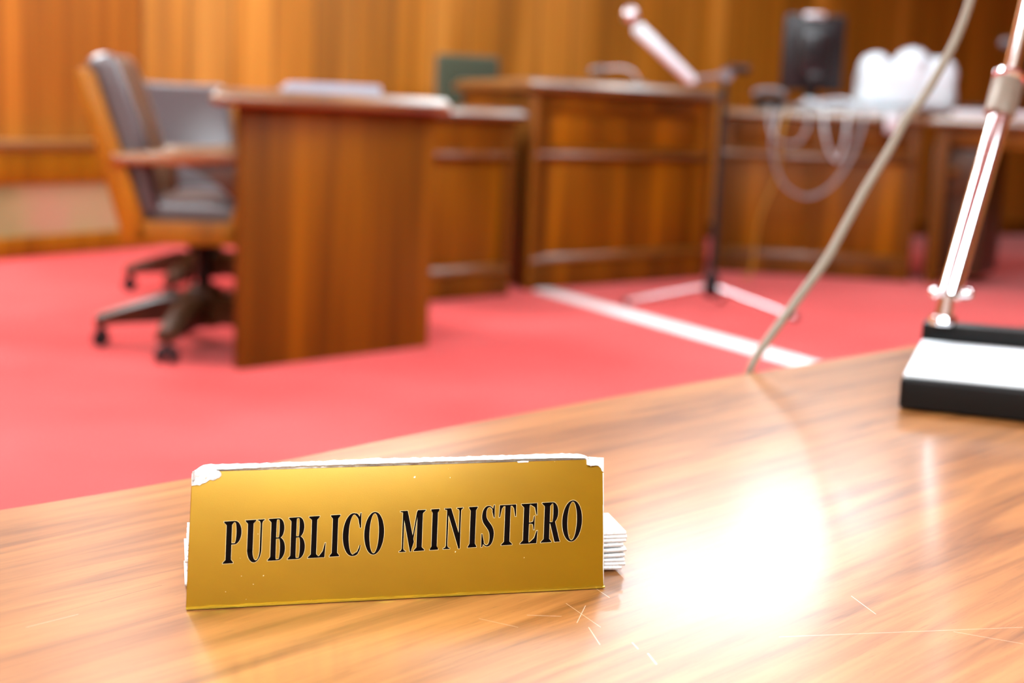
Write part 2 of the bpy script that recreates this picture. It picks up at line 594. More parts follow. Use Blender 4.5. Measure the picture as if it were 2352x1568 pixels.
# ------------------------------------------------------------------ wooden swivel chairs
def swivel_chair(label, loc, rz, group, drop=0.0):
    t = thing('swivel_chair', label, 'chair', loc, rz, group)
    XZ = lambda y: Matrix(((1, 0, 0, 0), (0, 0, -1, y), (0, 1, 0, 0), (0, 0, 0, 1)))
    for s in (-1, 1):
        b = BM()
        y = s * .25
        w = .05
        prism(b, [(-.325, .385), (-.235, .385), (-.415, .915), (-.445, .935), (-.475, .915)], -w / 2, w / 2, .008, 2, XZ(y))
        prism(b, [(-.30, .380), (.06, .380), (.06, .455), (-.28, .455)], -w / 2, w / 2, .006, 2, XZ(y))
        prism(b, [(-.005, .385), (.065, .385), (.09, .50), (.09, .53), (.03, .52)], -w / 2, w / 2, .006, 2, XZ(y))
        fr = obj('side_frame', b, M_CHAIRWOOD, t)
        b = BM()
        prism(b, [(.035, .515), (.09, .525), (.095, .64), (.0, .655), (-.16, .645), (-.035, .59)], -w / 2 + .004, w / 2 - .004, .006, 2, XZ(y))
        obj('arm_bracket', b, M_BRACKET, t)
        b = BM()
        prism(b, [(-.36, .630), (-.14, .637), (.09, .652), (.112, .672), (.09, .694), (-.14, .682), (-.36, .67)], -.042, .042, .015, 4, XZ(y))
        obj('armrest', b, M_ARM, t)
    # upholstery
    def cushion(sx, sy, sz, rx, dome):
        q = BM()
        bmesh.ops.create_cube(q, size=1.0)
        for v in q.verts:
            v.co = Vector((v.co.x * sx, v.co.y * sy, v.co.z * sz))
        bmesh.ops.bevel(q, geom=q.edges[:], offset=rx, segments=4, affect='EDGES', profile=.55)
        bmesh.ops.subdivide_edges(q, edges=[e for e in q.edges if e.calc_length() > .08], cuts=4, use_grid_fill=True)
        return q
    q = cushion(.36, .42, .10, .035, 0)
    for v in q.verts:
        if v.co.z > .03:
            v.co.z += .02 * (1 - (v.co.x / .18) ** 2) * (1 - (v.co.y / .21) ** 2)
        v.co += Vector((-.125, 0, .468))
    obj('seat', q, M_LEATHER, t, angle=80)
    q = cushion(.10, .44, .56, .042, 0)
    rot = Matrix.Rotation(math.radians(-16.5), 3, 'Y')
    for v in q.verts:
        if v.co.x > .03:
            v.co.x += .02 * (1 - (v.co.z / .28) ** 2)
        v.co.x -= .06 * (v.co.y / .22) ** 2 * -0.3
        v.co = rot @ v.co + Vector((-.345, 0, .705))
    obj('backrest', q, M_LEATHER, t, angle=80)
    b = BM(); box(b, (-.11, 0, .40), (.32, .46, .035), .004); obj('seat_board', b, M_DARKWOOD, t)
    b = BM(); tube(b, [(0, 0, .13), (0, 0, .39)], .026, 16); tube(b, [(0, 0, .335), (0, 0, .385)], [.05, .09], 16)
    obj('column', b, M_BLACK, t)
    b = BM(); tube(b, [(0, 0, .075), (0, 0, .10), (0, 0, .19), (0, 0, .22)], [.06, .075, .07, .045], 20); obj('hub', b, M_DARKWOOD, t)
    for i in range(5):
        a = math.radians(72 * i) + base_turn
        d = Vector((math.cos(a), math.sin(a), 0)); n = Vector((-d.y, d.x, 0))
        b = BM()
        pr = [(.03, .19, .09, .045), (.15, .18, .09, .043), (.28, .14, .08, .038), (.36, .112, .072, .034)]
        rings = []
        for r, zt, zb, hw in pr:
            rings.append([b.verts.new(d * r + n * hw + Vector((0, 0, zt - .012))), b.verts.new(d * r + n * hw * .6 + Vector((0, 0, zt))),
                          b.verts.new(d * r - n * hw * .6 + Vector((0, 0, zt))), b.verts.new(d * r - n * hw + Vector((0, 0, zt - .012))),
                          b.verts.new(d * r - n * hw * .8 + Vector((0, 0, zb))), b.verts.new(d * r + n * hw * .8 + Vector((0, 0, zb)))])
        for j in range(3):
            for q_ in range(6):
                b.faces.new((rings[j][q_], rings[j][(q_ + 1) % 6], rings[j + 1][(q_ + 1) % 6], rings[j + 1][q_]))
        b.faces.new(rings[0]); b.faces.new(rings[-1][::-1])
        lg = obj('leg', b, M_DARKWOOD, t, angle=50)
        b = BM()
        c = d * .342
        for s in (-1, 1):
            tube(b, [c + n * (s * .022) + Vector((0, 0, .028)) - n * .009, c + n * (s * .022) + Vector((0, 0, .028)) + n * .009], .028, 16)
        tube(b, [c + Vector((0, 0, .03)), c + Vector((0, 0, .085))], .009, 8)
        box(b, (c.x, c.y, .05), (.03, .03, .03), .006)
        obj('caster', b, M_RUBBER, lg)
    for c in t.children:
        if c.name.split('.')[0] in ('column', 'hub', 'leg'):
            c.location.x -= .095
        if c.name.split('.')[0] in ('seat', 'backrest', 'side_frame', 'armrest', 'arm_bracket', 'seat_board'):
            c.location.z -= drop
    return t


base_turn = math.radians(-104)
CH = 'leather swivel chairs at the left desk'
swivel_chair('nearer wooden swivel chair seen side-on, its tall leather back at the left', (-.975, 4.87, 0), math.radians(7), CH)
base_turn = math.radians(20)
swivel_chair('farther swivel chair behind the nearer one, its grey leather back facing forward', (-1.29, 6.15, 0), math.radians(-52), CH, .07)

# ------------------------------------------------------------------ green chair behind the lectern
t = thing('upholstered_chair', 'green cloth chair showing its back above the tall lectern', 'chair', (-.24, 8.42, 0), math.radians(-62))
q = BM()
box(q, (-.20, 0, .86), (.07, .40, .60), .025, 3, None)
obj('backrest', q, M_GREEN, t, angle=70)
q = BM(); box(q, (.0, 0, .46), (.42, .42, .09), .03, 3); obj('seat', q, M_GREEN, t, angle=70)
for sx in (-.18, .18):
    for sy in (-.18, .18):
        q = BM(); tube(q, [(sx, sy, 0), (sx, sy, .42)], [.014, .02], 10); obj('leg', q, M_DARKWOOD, t)
for sy in (-.17, .17):
    q = BM(); tube(q, [(-.2, sy, .40), (-.205, sy, .60)], .014, 10)
    obj('back_support', q, M_DARKWOOD, t)

# ------------------------------------------------------------------ microphone stand and microphone
hx = at_y(1634, 655, 6.3)
t = thing('microphone_stand', 'black floor microphone stand with chrome tripod legs in front of lectern', 'microphone stand', (hx.x, hx.y, 0))
for a in (-24, 75, 163):
    d = Vector((math.cos(math.radians(a)), math.sin(math.radians(a)), 0))
    b = BM(); tube(b, [d * .02 + Vector((0, 0, .115)), d * .38 + Vector((0, 0, .018))], .010, 10)
    lg = obj('leg', b, M_STEEL, t)
    b = BM(); ball(b, d * .385 + Vector((0, 0, .016)), .016, 12, 8); obj('foot', b, M_RUBBER, lg)
b = BM(); tube(b, [(0, 0, .07), (0, 0, .085), (0, 0, .16), (0, 0, .175)], [.022, .034, .034, .02], 16); obj('hub', b, M_RUBBER, t)
topz = at_y(1640, 172, 6.3).z
b = BM(); tube(b, [(0, 0, .16), (0, 0, topz)], .015, 12); obj('pole', b, M_RUBBER, t)
b = BM(); tube(b, [(0, -.03, topz), (0, .03, topz)], .028, 16); ball(b, (0, 0, topz), .022)
obj('clutch', b, M_GREY, t)
pL = at_y(1585, 183, 6.28); pR = at_y(1705, 160, 6.30)
o0 = Vector((hx.x, hx.y, 0))
b = BM(); tube(b, [pL - o0, Vector((0, 0, topz)), pR - o0], .010, 10); bo = obj('boom_arm', b, M_GREY, t)
b = BM(); tube(b, [pR - o0 - Vector((.06, 0, 0)), pR - o0 + Vector((.03, 0, .0))], .018, 12); obj('counterweight', b, M_RUBBER, bo)
m0 = at_y(1592, 188, 6.26); m1 = at_y(1462, 62, 6.15); m2 = at_y(1445, 28, 6.13)
t = thing('microphone', 'silvery tubular microphone pointing up left from the floor stand', 'microphone', m0)
dm = (m1 - m0)
b = BM(); tube(b, [Vector((0, 0, 0)), dm * .05, dm * .5, dm * .97, dm], [.016, .023, .026, .028, .020], 16); obj('body', b, mat('silver_paint', L3(.74, .94, 1.0), .6, spec=.1), t)
b = BM(); ball(b, m2 - m0 + (m1 - m2) * .2, .034); obj('head', b, M_STEEL, t)

# gooseneck microphone on the lectern
g0 = Vector((.62, 7.75, 1.005))
t = thing('gooseneck_microphone', 'small drooping gooseneck microphone standing on the tall lectern', 'microphone', g0)
b = BM(); tube(b, [(0, 0, 0), (0, 0, .018), (0, 0, .024)], [.045, .045, .03], 20); obj('base', b, M_GREY, t)
b = BM(); tube(b, smooth_path([(0, 0, .02), (-.03, 0, .07), (-.10, -.01, .095), (-.19, -.02, .085)]), .007, 8); obj('neck', b, M_STEEL, t)
b = BM(); tube(b, [(-.185, -.02, .087), (-.20, -.021, .084), (-.26, -.025, .072), (-.27, -.025, .07)], [.010, .017, .017, .010], 14); obj('head', b, M_GREY, t)

# ------------------------------------------------------------------ things on the far right desk
ZC = .917
mx = at_y(1862, 200, 8.42)
t = thing('monitor', 'black monitor seen from behind among cables on the far right desk', 'monitor', (mx.x, mx.y, ZC), math.radians(4))
b = BM(); box(b, (0, 0, .335), (.36, .035, .43), .014, 3)
mb = obj('casing', b, mat('monitor_black', L3(.010, .010, .012), .33), t)
b = BM(); box(b, (.0, -.04, .33), (.20, .06, .28), .025, 3)
box(b, (0.02, -.055, .18), (.12, .05, .10), .02, 3)
obj('rear_bulge', b, mat('glossy_black', L3(.012, .012, .014), .22), t)
b = BM(); box(b, (-.01, .0, .545), (.13, .05, .03), .013, 3); obj('highlight_bar', b, M_STEEL, t)  # bright steel bar added for the highlight on the casing's top
b = BM(); box(b, (0, -.01, .08), (.07, .04, .15), .01); obj('stand_neck', b, M_BLACK, t)
b = BM(); box(b, (0, 0, .009), (.24, .18, .018), .008); obj('stand_foot', b, M_BLACK, t)
px_ = at_y(1768, 225, 8.25)
t = thing('desk_telephone', 'small black desk telephone beside the black monitor', 'telephone', (px_.x, px_.y, ZC), math.radians(-6))
b = BM(); prism(b, [(-.10, 0), (.10, 0), (.10, .075), (-.10, .03)], -.085, .085, .006, 2, Matrix(((0, 0, 1, 0), (1, 0, 0, 0), (0, 1, 0, 0), (0, 0, 0, 1)))); obj('body', b, M_BLACK, t)
b = BM(); tube(b, smooth_path([(-.09, .05, .085), (-.05, .05, .105), (.05, .05, .105), (.09, .05, .085)]), .018, 10); obj('handset', b, M_GREY, t)

# white bag with three humps
bx = at_y(2075, 230, 8.35)
bag = BM()
t_ = BM()
bmesh.ops.create_cube(t_, size=1.0)
for v in t_.verts:
    v.co = Vector((v.co.x * .54, v.co.y * .26, v.co.z * .23)) + Vector((.0, 0, .145))
bmesh.ops.bevel(t_, geom=t_.edges[:], offset=.05, segments=4, affect='EDGES', profile=.5)
merge(bag, t_)
for x, z, r in ((-.18, .25, (.10, .11, .10)), (.03, .27, (.115, .12, .115)), (.19, .24, (.105, .11, .10)), (.235, .11, (.065, .09, .10)), (-.20, .09, (.09, .12, .09))):
    ball(bag, (x, -.01, z), r, 20, 14)
ob = obj('white_bag', bag, mat('white_plastic', L3(.72, .82, .88), .55), angle=80, loc=(bx.x, bx.y, ZC), rz=.02)
rm = ob.modifiers.new('remesh', 'REMESH'); rm.mode = 'VOXEL'; rm.voxel_size = .012; rm.use_smooth_shade = True
sm = ob.modifiers.new('smooth', 'SMOOTH'); sm.iterations = 6
tag(ob, 'bulging white plastic bag with three rounded humps on the far right desk', 'bag')

# loose papers at the desk's front edge
yC = C1.y
b = BM()
pp = at_y(2030, 268, 8.1)
for i in range(5):
    box(b, (random.uniform(-.012, .012), random.uniform(-.012, .012), .004 + i * .007), (.30, .21, .006), .0, rot=Matrix.Rotation(random.uniform(-.12, .12), 3, 'Z'))
tag(obj('paper_stack', b, M_WHITE, smooth=False, loc=(pp.x - .02, 8.07, ZC), rz=.03), 'loose white papers stacked at the desk edge below the white bag', 'papers')
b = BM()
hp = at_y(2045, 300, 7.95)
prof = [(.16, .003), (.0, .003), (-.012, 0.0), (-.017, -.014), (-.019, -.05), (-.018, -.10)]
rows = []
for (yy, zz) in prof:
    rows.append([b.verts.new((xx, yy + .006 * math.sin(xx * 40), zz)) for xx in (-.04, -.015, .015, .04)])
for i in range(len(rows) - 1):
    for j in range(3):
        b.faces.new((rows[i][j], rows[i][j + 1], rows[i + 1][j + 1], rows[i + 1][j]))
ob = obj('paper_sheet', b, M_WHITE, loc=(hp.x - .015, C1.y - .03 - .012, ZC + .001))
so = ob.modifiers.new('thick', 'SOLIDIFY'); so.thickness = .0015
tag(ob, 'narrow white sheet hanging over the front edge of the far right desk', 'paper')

# cables hanging over the far right desk
def cable(label, pts, r, m, name='cable', group='cables dangling from the far right desk'):
    b = BM(); tube(b, smooth_path(pts, 10), r, 8)
    return tag(obj(name, b, m), label, 'cable', group)


M_CAB = mat('grey_cable', L3(.24, .25, .27), .4)
M_CABW = mat('white_cable', L3(.50, .56, .60), .35)
yf = C1.y - .075
def cpt(px, py, y):
    return at_y(px, py, y)
def over(px, y_desk, z=ZC + .014):
    q = at_y(px, 260, y_desk); return Vector((q.x, y_desk, z))
cable('long grey cable looping lowest in front of the far right desk',
      [over(1880, 8.3), over(1800, 8.05), cpt(1778, 300, yf), cpt(1775, 350, yf - .03), cpt(1798, 420, yf - .04), cpt(1850, 452, yf - .04), cpt(1905, 430, yf - .04), cpt(1950, 370, yf - .03), cpt(1978, 300, yf), over(1985, 8.03), over(1960, 8.25)], .008, M_CAB)
cable('short grey cable loop hanging at the left below the monitor',
      [over(1850, 8.32), over(1856, 8.04), cpt(1855, 290, yf), cpt(1835, 325, yf - .02), cpt(1800, 328, yf - .02), cpt(1772, 305, yf), over(1765, 8.04), over(1770, 8.12)], .007, M_CAB)
cable('white cable loop hanging just right of the monitor',
      [over(1870, 8.24, ZC + .04), over(1890, 8.04), cpt(1893, 295, yf), cpt(1905, 345, yf - .02), cpt(1922, 368, yf - .02), cpt(1936, 340, yf - .02), cpt(1945, 295, yf), over(1950, 8.04), over(1990, 8.10)], .007, M_CABW)
cable('tangled white cable lying in coils on the far right desk',
      [over(1835, 8.16, ZC + .03), over(1880, 8.11, ZC + .05), over(1925, 8.17, ZC + .07), over(1960, 8.12, ZC + .05), over(1900, 8.08, ZC + .02), over(1850, 8.10, ZC + .06), over(1905, 8.15, ZC + .04), over(1970, 8.10, ZC + .02)], .014, M_CABW)
cable('thin yellow cable running down the far right desk front to the carpet',
      [over(1810, 8.05), cpt(1795, 300, yf), cpt(1785, 400, yf - .01), cpt(1745, 500, yf - .02), Vector((cpt(1725, 600, yf).x, yf - .03, .03)), Vector((cpt(1700, 600, yf).x, yf - .12, .008))], .006, mat('yellow_cable', L3(.42, .22, .02), .5))

pr_ = E0 + rd * .30 + rn * .10  # white sheets added in place of the bright highlight on the table edge
b = BM()
for i in range(7):
    box(b, (random.uniform(-.008, .008), random.uniform(-.006, .006), .003 + i * .006), (.42, .20, .0055), 0, rot=Matrix.Rotation(random.uniform(-.03, .03), 3, 'Z'))
tag(obj('paper_stack', b, M_WHITE, smooth=False, loc=(pr_.x, pr_.y, ZC), rz=math.atan2(rd.y, rd.x)), 'white sheets standing in for the right table edge highlight left of chrome pole', 'papers')

# flat black case and small microphone at the right
cx_ = E0 + rd * .20 + rn * .42
b = BM(); box(b, (0, 0, .035), (.30, .24, .07), .012, 3)
tag(obj('flat_case', b, M_BLACK, loc=(cx_.x, cx_.y, ZC), rz=math.atan2(rd.y, rd.x)), 'flat black case lying on the right table behind chrome pole', 'case')
g = at_y(2288, 122, 8.3)
t = thing('gooseneck_microphone', 'thin stemmed microphone with grey head on right table behind chrome pole', 'microphone', (g.x + .13, g.y - .16, ZC))
b = BM(); tube(b, [(0, 0, 0), (0, 0, .02), (0, 0, .028)], [.05, .05, .03], 20); obj('base', b, M_BLACK, t)
b = BM(); tube(b, smooth_path([(0, 0, .02), (.0, .01, .18), (-.02, .05, .33), (-.07, .12, .42)]), .005, 8); obj('neck', b, M_BLACK, t)
b = BM(); ball(b, (-.085, .14, .43), (.04, .03, .03)); obj('head', b, M_GREY, t)

# ------------------------------------------------------------------ near desk
ZD = EYE - .258
e_px = [(-260, 1217), (0, 1171), (220, 1136), (440, 1098), (720, 1044), (1000, 987), (1200, 949), (1400, 913), (1720, 857), (2000, 811), (2200, 777), (2352, 750), (2700, 700)]
edge = [on_z(x, y, ZD) for x, y in e_px]
g0 = on_z(20, 1436, ZD); g1 = on_z(400, 1342, ZD)
gr = math.atan2((g1 - g0).y, (g1 - g0).x)
rot = Matrix.Rotation(-gr, 3, 'Z')
poly = [(p.x, p.y) for p in edge]
poly = poly[::-1] + [(-1.0, -.55), (.95, -.95)]
poly = [(rot @ Vector((x, y, 0))).to_2d() for x, y in poly]


def near_wood():
    m = mat('near_desk_veneer', (1, 1, 1, 1), .34, coat=.85, coat_rough=.18)
    k = NT(m)
    warp = k.noise(k.mapped((3.0, 9.0, 1)), 1.0, 3.0, .5)
    f1 = k.noise(k.mapped((2.6, 34, 1)), 1.0, 3.0, .55, 1.2)
    f2 = k.noise(k.mapped((14, 260, 1)), 1.0, 4.0, .6, .3)
    f3 = k.noise(k.mapped((60, 900, 1)), 1.0, 2.0, .6)
    v = k.math('ADD', k.math('MULTIPLY', f1, .62), k.math('ADD', k.math('MULTIPLY', f2, .22), k.math('MULTIPLY', warp, .16)))
    c = k.ramp(v, [(.34, L3(.14, .050, .012)), (.46, L3(.34, .138, .038)), (.58, L3(.50, .21, .060)), (.70, L3(.60, .275, .082))])
    pore = k.math('GREATER_THAN', f3, .67)
    c = k.mix(k.math('MULTIPLY', pore, .30), c, L3(.16, .06, .02))
    # joint between two veneer leaves
    tc = k.n('ShaderNodeTexCoord'); sx = k.n('ShaderNodeSeparateXYZ'); k.l(tc.outputs['Object'], sx.inputs[0])
    return m, k, c, sx


M_NEAR, kk, cc_, sx_ = near_wood()


def scratch(acc, pa, pb, wdt):
    a = rot @ on_z(pa[0], pa[1], ZD); b2 = rot @ on_z(pb[0], pb[1], ZD)
    d = (b2 - a); Ls = d.length; d.normalize()
    dx = kk.math('SUBTRACT', sx_.outputs[0], a.x); dy = kk.math('SUBTRACT', sx_.outputs[1], a.y)
    al = kk.math('ADD', kk.math('MULTIPLY', dx, d.x), kk.math('MULTIPLY', dy, d.y))
    ac = kk.math('ABSOLUTE', kk.math('SUBTRACT', kk.math('MULTIPLY', dx, -d.y), kk.math('MULTIPLY', dy, -d.x)))
    ins = kk.math('MULTIPLY', kk.math('LESS_THAN', ac, wdt), kk.math('MULTIPLY', kk.math('GREATER_THAN', al, 0), kk.math('LESS_THAN', al, Ls)))
    return ins if acc is None else kk.math('MAXIMUM', acc, ins)


sc_ = None
for pa, pb, wd_ in (((1790, 1462), (2350, 1440), .00018), ((2190, 1450), (2350, 1478), .00018), ((1488, 1500), (1508, 1525), .0004), ((1352, 1440), (1378, 1480), .0002),
                    ((1955, 1368), (2012, 1410), .00025), ((1452, 1475), (1466, 1490), .0003), ((1300, 1385), (1380, 1440), .00015), ((1325, 1430), (1345, 1390), .0002),
                    ((1100, 1420), (1190, 1440), .00015), ((60, 1440), (180, 1410), .0002), ((1370, 1352), (1400, 1372), .0002), ((1210, 1412), (1290, 1415), .00018)):
    sc_ = scratch(sc_, pa, pb, wd_)
cc_ = kk.mix(kk.math('MULTIPLY', sc_, .7), cc_, L3(.95, .78, .60))
crack = None
for pa, pb, wd_ in (((110, 1414), (240, 1378), .0003), ((230, 1382), (300, 1362), .0005), ((300, 1362), (372, 1343), .0004), ((0, 1440), (120, 1411), .0002)):
    crack = scratch(crack, pa, pb, wd_)
cc_ = kk.mix(kk.math('MULTIPLY', crack, .6), cc_, L3(.14, .05, .015))
kk.l(cc_, kk.b.inputs['Base Color'])
fb = kk.noise(kk.mapped((90, 700, 1)), 1.0, 3.0)
bp = kk.n('ShaderNodeBump'); bp.inputs['Strength'].default_value = .08; bp.inputs['Distance'].default_value = .0004
kk.l(fb, bp.inputs['Height']); kk.l(bp.outputs[0], kk.b.inputs['Normal'])
t = thing('counsel_desk', 'pale brown wooden desk across the foreground carrying the gold nameplate', 'desk', (0, 0, 0), gr)
b = BM(); prism(b, poly, ZD - .038, ZD, .006, 3)
obj('desktop', b, M_NEAR, t, angle=60)
inner = grow([(p[0], p[1]) for p in poly], -.07)
n_e = len(edge)
b = BM()
pa = inner[1]; pb = inner[n_e - 2]
d = Vector(pb) - Vector(pa)
b2 = BM(); box(b2, (d.length / 2, -.012, (ZD - .038) / 2), (d.length, .024, ZD - .039), .002)
b.free()
obj('front_panel', b2, M_DESK, t, loc=(pa[0], pa[1], 0), rz=math.atan2(d.y, d.x))
for pc in (inner[-1], inner[-2]):
    b = BM(); box(b, (pc[0], pc[1], (ZD - .038) / 2), (.06, .06, ZD - .039), .004); obj('leg', b, M_DESK, t)

# ------------------------------------------------------------------ gold nameplate
N0 = on_z(427, 1401, ZD); N1 = on_z(1388, 1351, ZD)
ex = (N1 - N0).normalized()
back = Vector((-ex.y, ex.x, 0))
LEAN = math.radians(17)
ey = (Vector((0, 0, 1)) * math.cos(LEAN) + back * math.sin(LEAN)).normalized()
en = ex.cross(ey).normalized()             # towards the viewer
if en.dot(CAM - N0) < 0:
    en = -en
THK = .0022


def nl(px, py, off=0.0):
    """pixel -> plate coordinates (along the base, up the face)"""
    p = on_plane(px, py, N0 + en * off, en) - N0
    return Vector((p.dot(ex), p.dot(ey)))


PM = Matrix.Identity(4)
for i, v in enumerate((ex, ey, en)):
    for j in range(3):
        PM[j][i] = v[j]
PM.translation = N0 + Vector((0, 0, .0006))
t = thing('nameplate', 'gold tent nameplate lettered PUBBLICO MINISTERO with torn white edges', 'nameplate', (0, 0, 0))
t.matrix_world = PM


def gold_mat():
    m = mat('gold_foil', L3(.50, .24, .002), .42, .5, coat=.15, coat_rough=.25)
    k = NT(m)
    f = k.noise(k.mapped((25, 40, 1)), 1.0, 3.0)
    c = k.ramp(f, [(.3, L3(.33, .172, .0)), (.7, L3(.37, .195, .0))])
    sp = k.math('GREATER_THAN', k.noise(k.mapped((420, 420, 1)), 1.0, 1.0), .80)  # pale specks: the foil's speckled reflection put into its colour
    c = k.mix(sp, c, L3(.85, .75, .45))
    k.l(c, k.b.inputs['Base Color'])
    f2 = k.noise(k.mapped((1800, 1800, 1)), 1.0, 2.0)
    bp = k.n('ShaderNodeBump'); bp.inputs['Strength'].default_value = .12; bp.inputs['Distance'].default_value = .0002
    k.l(f2, bp.inputs['Height']); k.l(bp.outputs[0], k.b.inputs['Normal'])
    return m


M_GOLD = gold_mat()
M_PAPER = mat('torn_card', L3(.84, .88, .90), .75)
k = NT(M_PAPER)
k.l(k.ramp(k.noise(k.mapped((500, 500, 500)), 1.0, 3.0), [(.3, L3(.70, .68, .62)), (.5, L3(.84, .88, .90))]), k.b.inputs['Base Color'])
BLc = Vector((0, 0)); BRc = Vector(((N1 - N0).length, 0)); TRc = nl(1386, 1056); TLc = nl(441, 1086)
b = BM()
cor = nl(470, 1078); cor2 = nl(1372, 1056)
prism(b, [BLc, BRc, TRc, TLc], -THK, 0, .0005, 2)
obj('front_panel', b, M_GOLD, t)
# bright crimped foil along the foot and the side
b = BM()
rp = random.Random(4)
segs = 60
prev = None
for i in range(segs + 1):
    u = BRc.x * i / segs
    hgt = .0011 + rp.uniform(-.0003, .0004)
    pts = [b.verts.new((u, -.0003, .0009)), b.verts.new((u, hgt * .5, .0012 + rp.uniform(-.0002, .0002))), b.verts.new((u, hgt, .0001))]
    if prev:
        for j in range(2):
            b.faces.new((prev[j], pts[j], pts[j + 1], prev[j + 1]))
    prev = pts
obj('foil_hem', b, mat('bright_gold_foil', L3(.62, .50, .05), .22, .9), t, angle=20)
# the torn white fold along the top
zt = (PM @ Vector((TLc.x, TLc.y, 0))).z
top_f = [(441, 1085), (500, 1079), (700, 1070), (900, 1064), (1100, 1057), (1250, 1053), (1350, 1052), (1386, 1056)]
top_b = [(446, 1083), (468, 1066), (575, 1064), (720, 1059), (860, 1052), (1000, 1050), (1180, 1044), (1290, 1041), (1335, 1043), (1350, 1050), (1386, 1053)]
IPM = PM.inverted()


def interp(poly_, x):
    for (x0, y0), (x1, y1) in zip(poly_, poly_[1:]):
        if x <= x1:
            return y0 + (y1 - y0) * (x - x0) / (x1 - x0)
    return poly_[-1][1]


b = BM(); b3 = BM()
rp = random.Random(9)
nseg = 110
prevA = prevB = None
for i in range(nseg + 1):
    px = 442 + (1385 - 442) * i / nseg
    yb = interp(top_b, px) + rp.uniform(-1.2, 1.2); yf_ = interp(top_f, px) + rp.uniform(-.7, .7)
    gap = .38 + .2 * max(0, (px - 900) / 300.0) if 480 < px < 1200 else .6
    yg = yf_ + (yb - yf_) * gap
    f0 = nl(px, yf_)
    pf = Vector((f0.x, f0.y - .0004, .0003))
    pf2 = Vector((f0.x, f0.y - .001, -.0030))
    zt = (PM @ Vector((f0.x, f0.y, 0))).z
    wg = IPM @ on_z(px, yg, zt + .0001); wb = IPM @ on_z(px, yb, zt + .0004)
    pg = wg.copy()
    A = [b.verts.new(pf), b.verts.new((pf + pg) / 2 + Vector((0, .0005, 0))), b.verts.new(pg), b.verts.new(pg + Vector((0, -.004, -.001)))]
    pg2 = pg + Vector((0, .0000, -.0009 if 480 < px < 1180 else 0))
    B_ = [b3.verts.new(pg2 + Vector((0, -.004, 0))), b3.verts.new(pg2), b3.verts.new((pg2 + wb) / 2 + Vector((0, .0004, 0))), b3.verts.new(wb), b3.verts.new(wb + Vector((0, -.006, -.003)))]
    if prevA:
        for j in range(3):
            b.faces.new((prevA[j], A[j], A[j + 1], prevA[j + 1]))
        for j in range(4):
            b3.faces.new((prevB[j], B_[j], B_[j + 1], prevB[j + 1]))
    prevA, prevB = A, B_
merge(b, b3)
obj('torn_fold', b, M_PAPER, t, angle=60)
# bare white corners where the foil is torn away
def patch(bm, pts, h):
    c = [nl(*p) for p in pts]
    prism(bm, [(q.x, q.y) for q in c], -.0002, h)
b = BM()
patch(b, [(440, 1118), (446, 1117), (452, 1116), (459, 1117), (464, 1113), (472, 1111), (479, 1106), (484, 1103), (492, 1105), (499, 1098), (503, 1090), (497, 1084), (488, 1080), (478, 1074), (468, 1080), (456, 1079), (447, 1082), (440, 1090)], .0005)
for (x, y, r) in ((481, 1083, .0022), (494, 1092, .0024), (489, 1099, .0016), (455, 1090, .0020), (466, 1098, .0018)):
    q = nl(x, y); ball(b, (q.x, q.y, .0002), (r * 1.4, r, .0008), 10, 6)
obj('torn_corner', b, M_PAPER, t); b = BM()
patch(b, [(1386, 1086), (1382, 1084), (1380, 1078), (1374, 1072), (1366, 1067), (1358, 1061), (1350, 1060), (1344, 1055), (1352, 1051), (1386, 1053)], .0005)
obj('torn_corner', b, M_PAPER, t); b = BM()
patch(b, [(1386, 1345), (1386, 1088), (1384, 1088), (1385, 1160), (1384.5, 1162), (1385.2, 1240), (1384.6, 1300)], .0003)
obj('worn_edge', b, M_PAPER, t); b = BM()
patch(b, [(1187, 1062), (1200, 1060), (1206, 1061), (1214, 1060), (1213, 1064), (1205, 1064), (1190, 1065)], .0003)
obj('torn_nick', b, M_PAPER, t)
# rear leaf of the tent
b = BM()
ri = IPM.to_3x3()
zl = ri @ Vector((0, 0, -1)); bl = ri @ back
topL = Vector((TLc.x + .001, TLc.y - .002, -.008)); topR = Vector((TRc.x - .001, TRc.y - .002, -.008))
dz = (PM @ topL).z - ZD - .0012
dzr = (PM @ topR).z - ZD - .0012
fl = topL + zl * dz + bl * .055; fr_ = topR + zl * dzr + bl * .055
for q in ((topL, topR, fr_, fl),):
    vs = [b.verts.new(v) for v in q]; vs2 = [b.verts.new(v + bl * .0015) for v in q]
    b.faces.new(vs); b.faces.new(vs2[::-1])
    for i in range(4):
        b.faces.new((vs[i], vs[(i + 1) % 4], vs2[(i + 1) % 4], vs2[i]))
obj('rear_panel', b, M_PAPER, t, smooth=False)

# ---- lettering: condensed bold roman capitals, 267 units tall
HC = 267.0


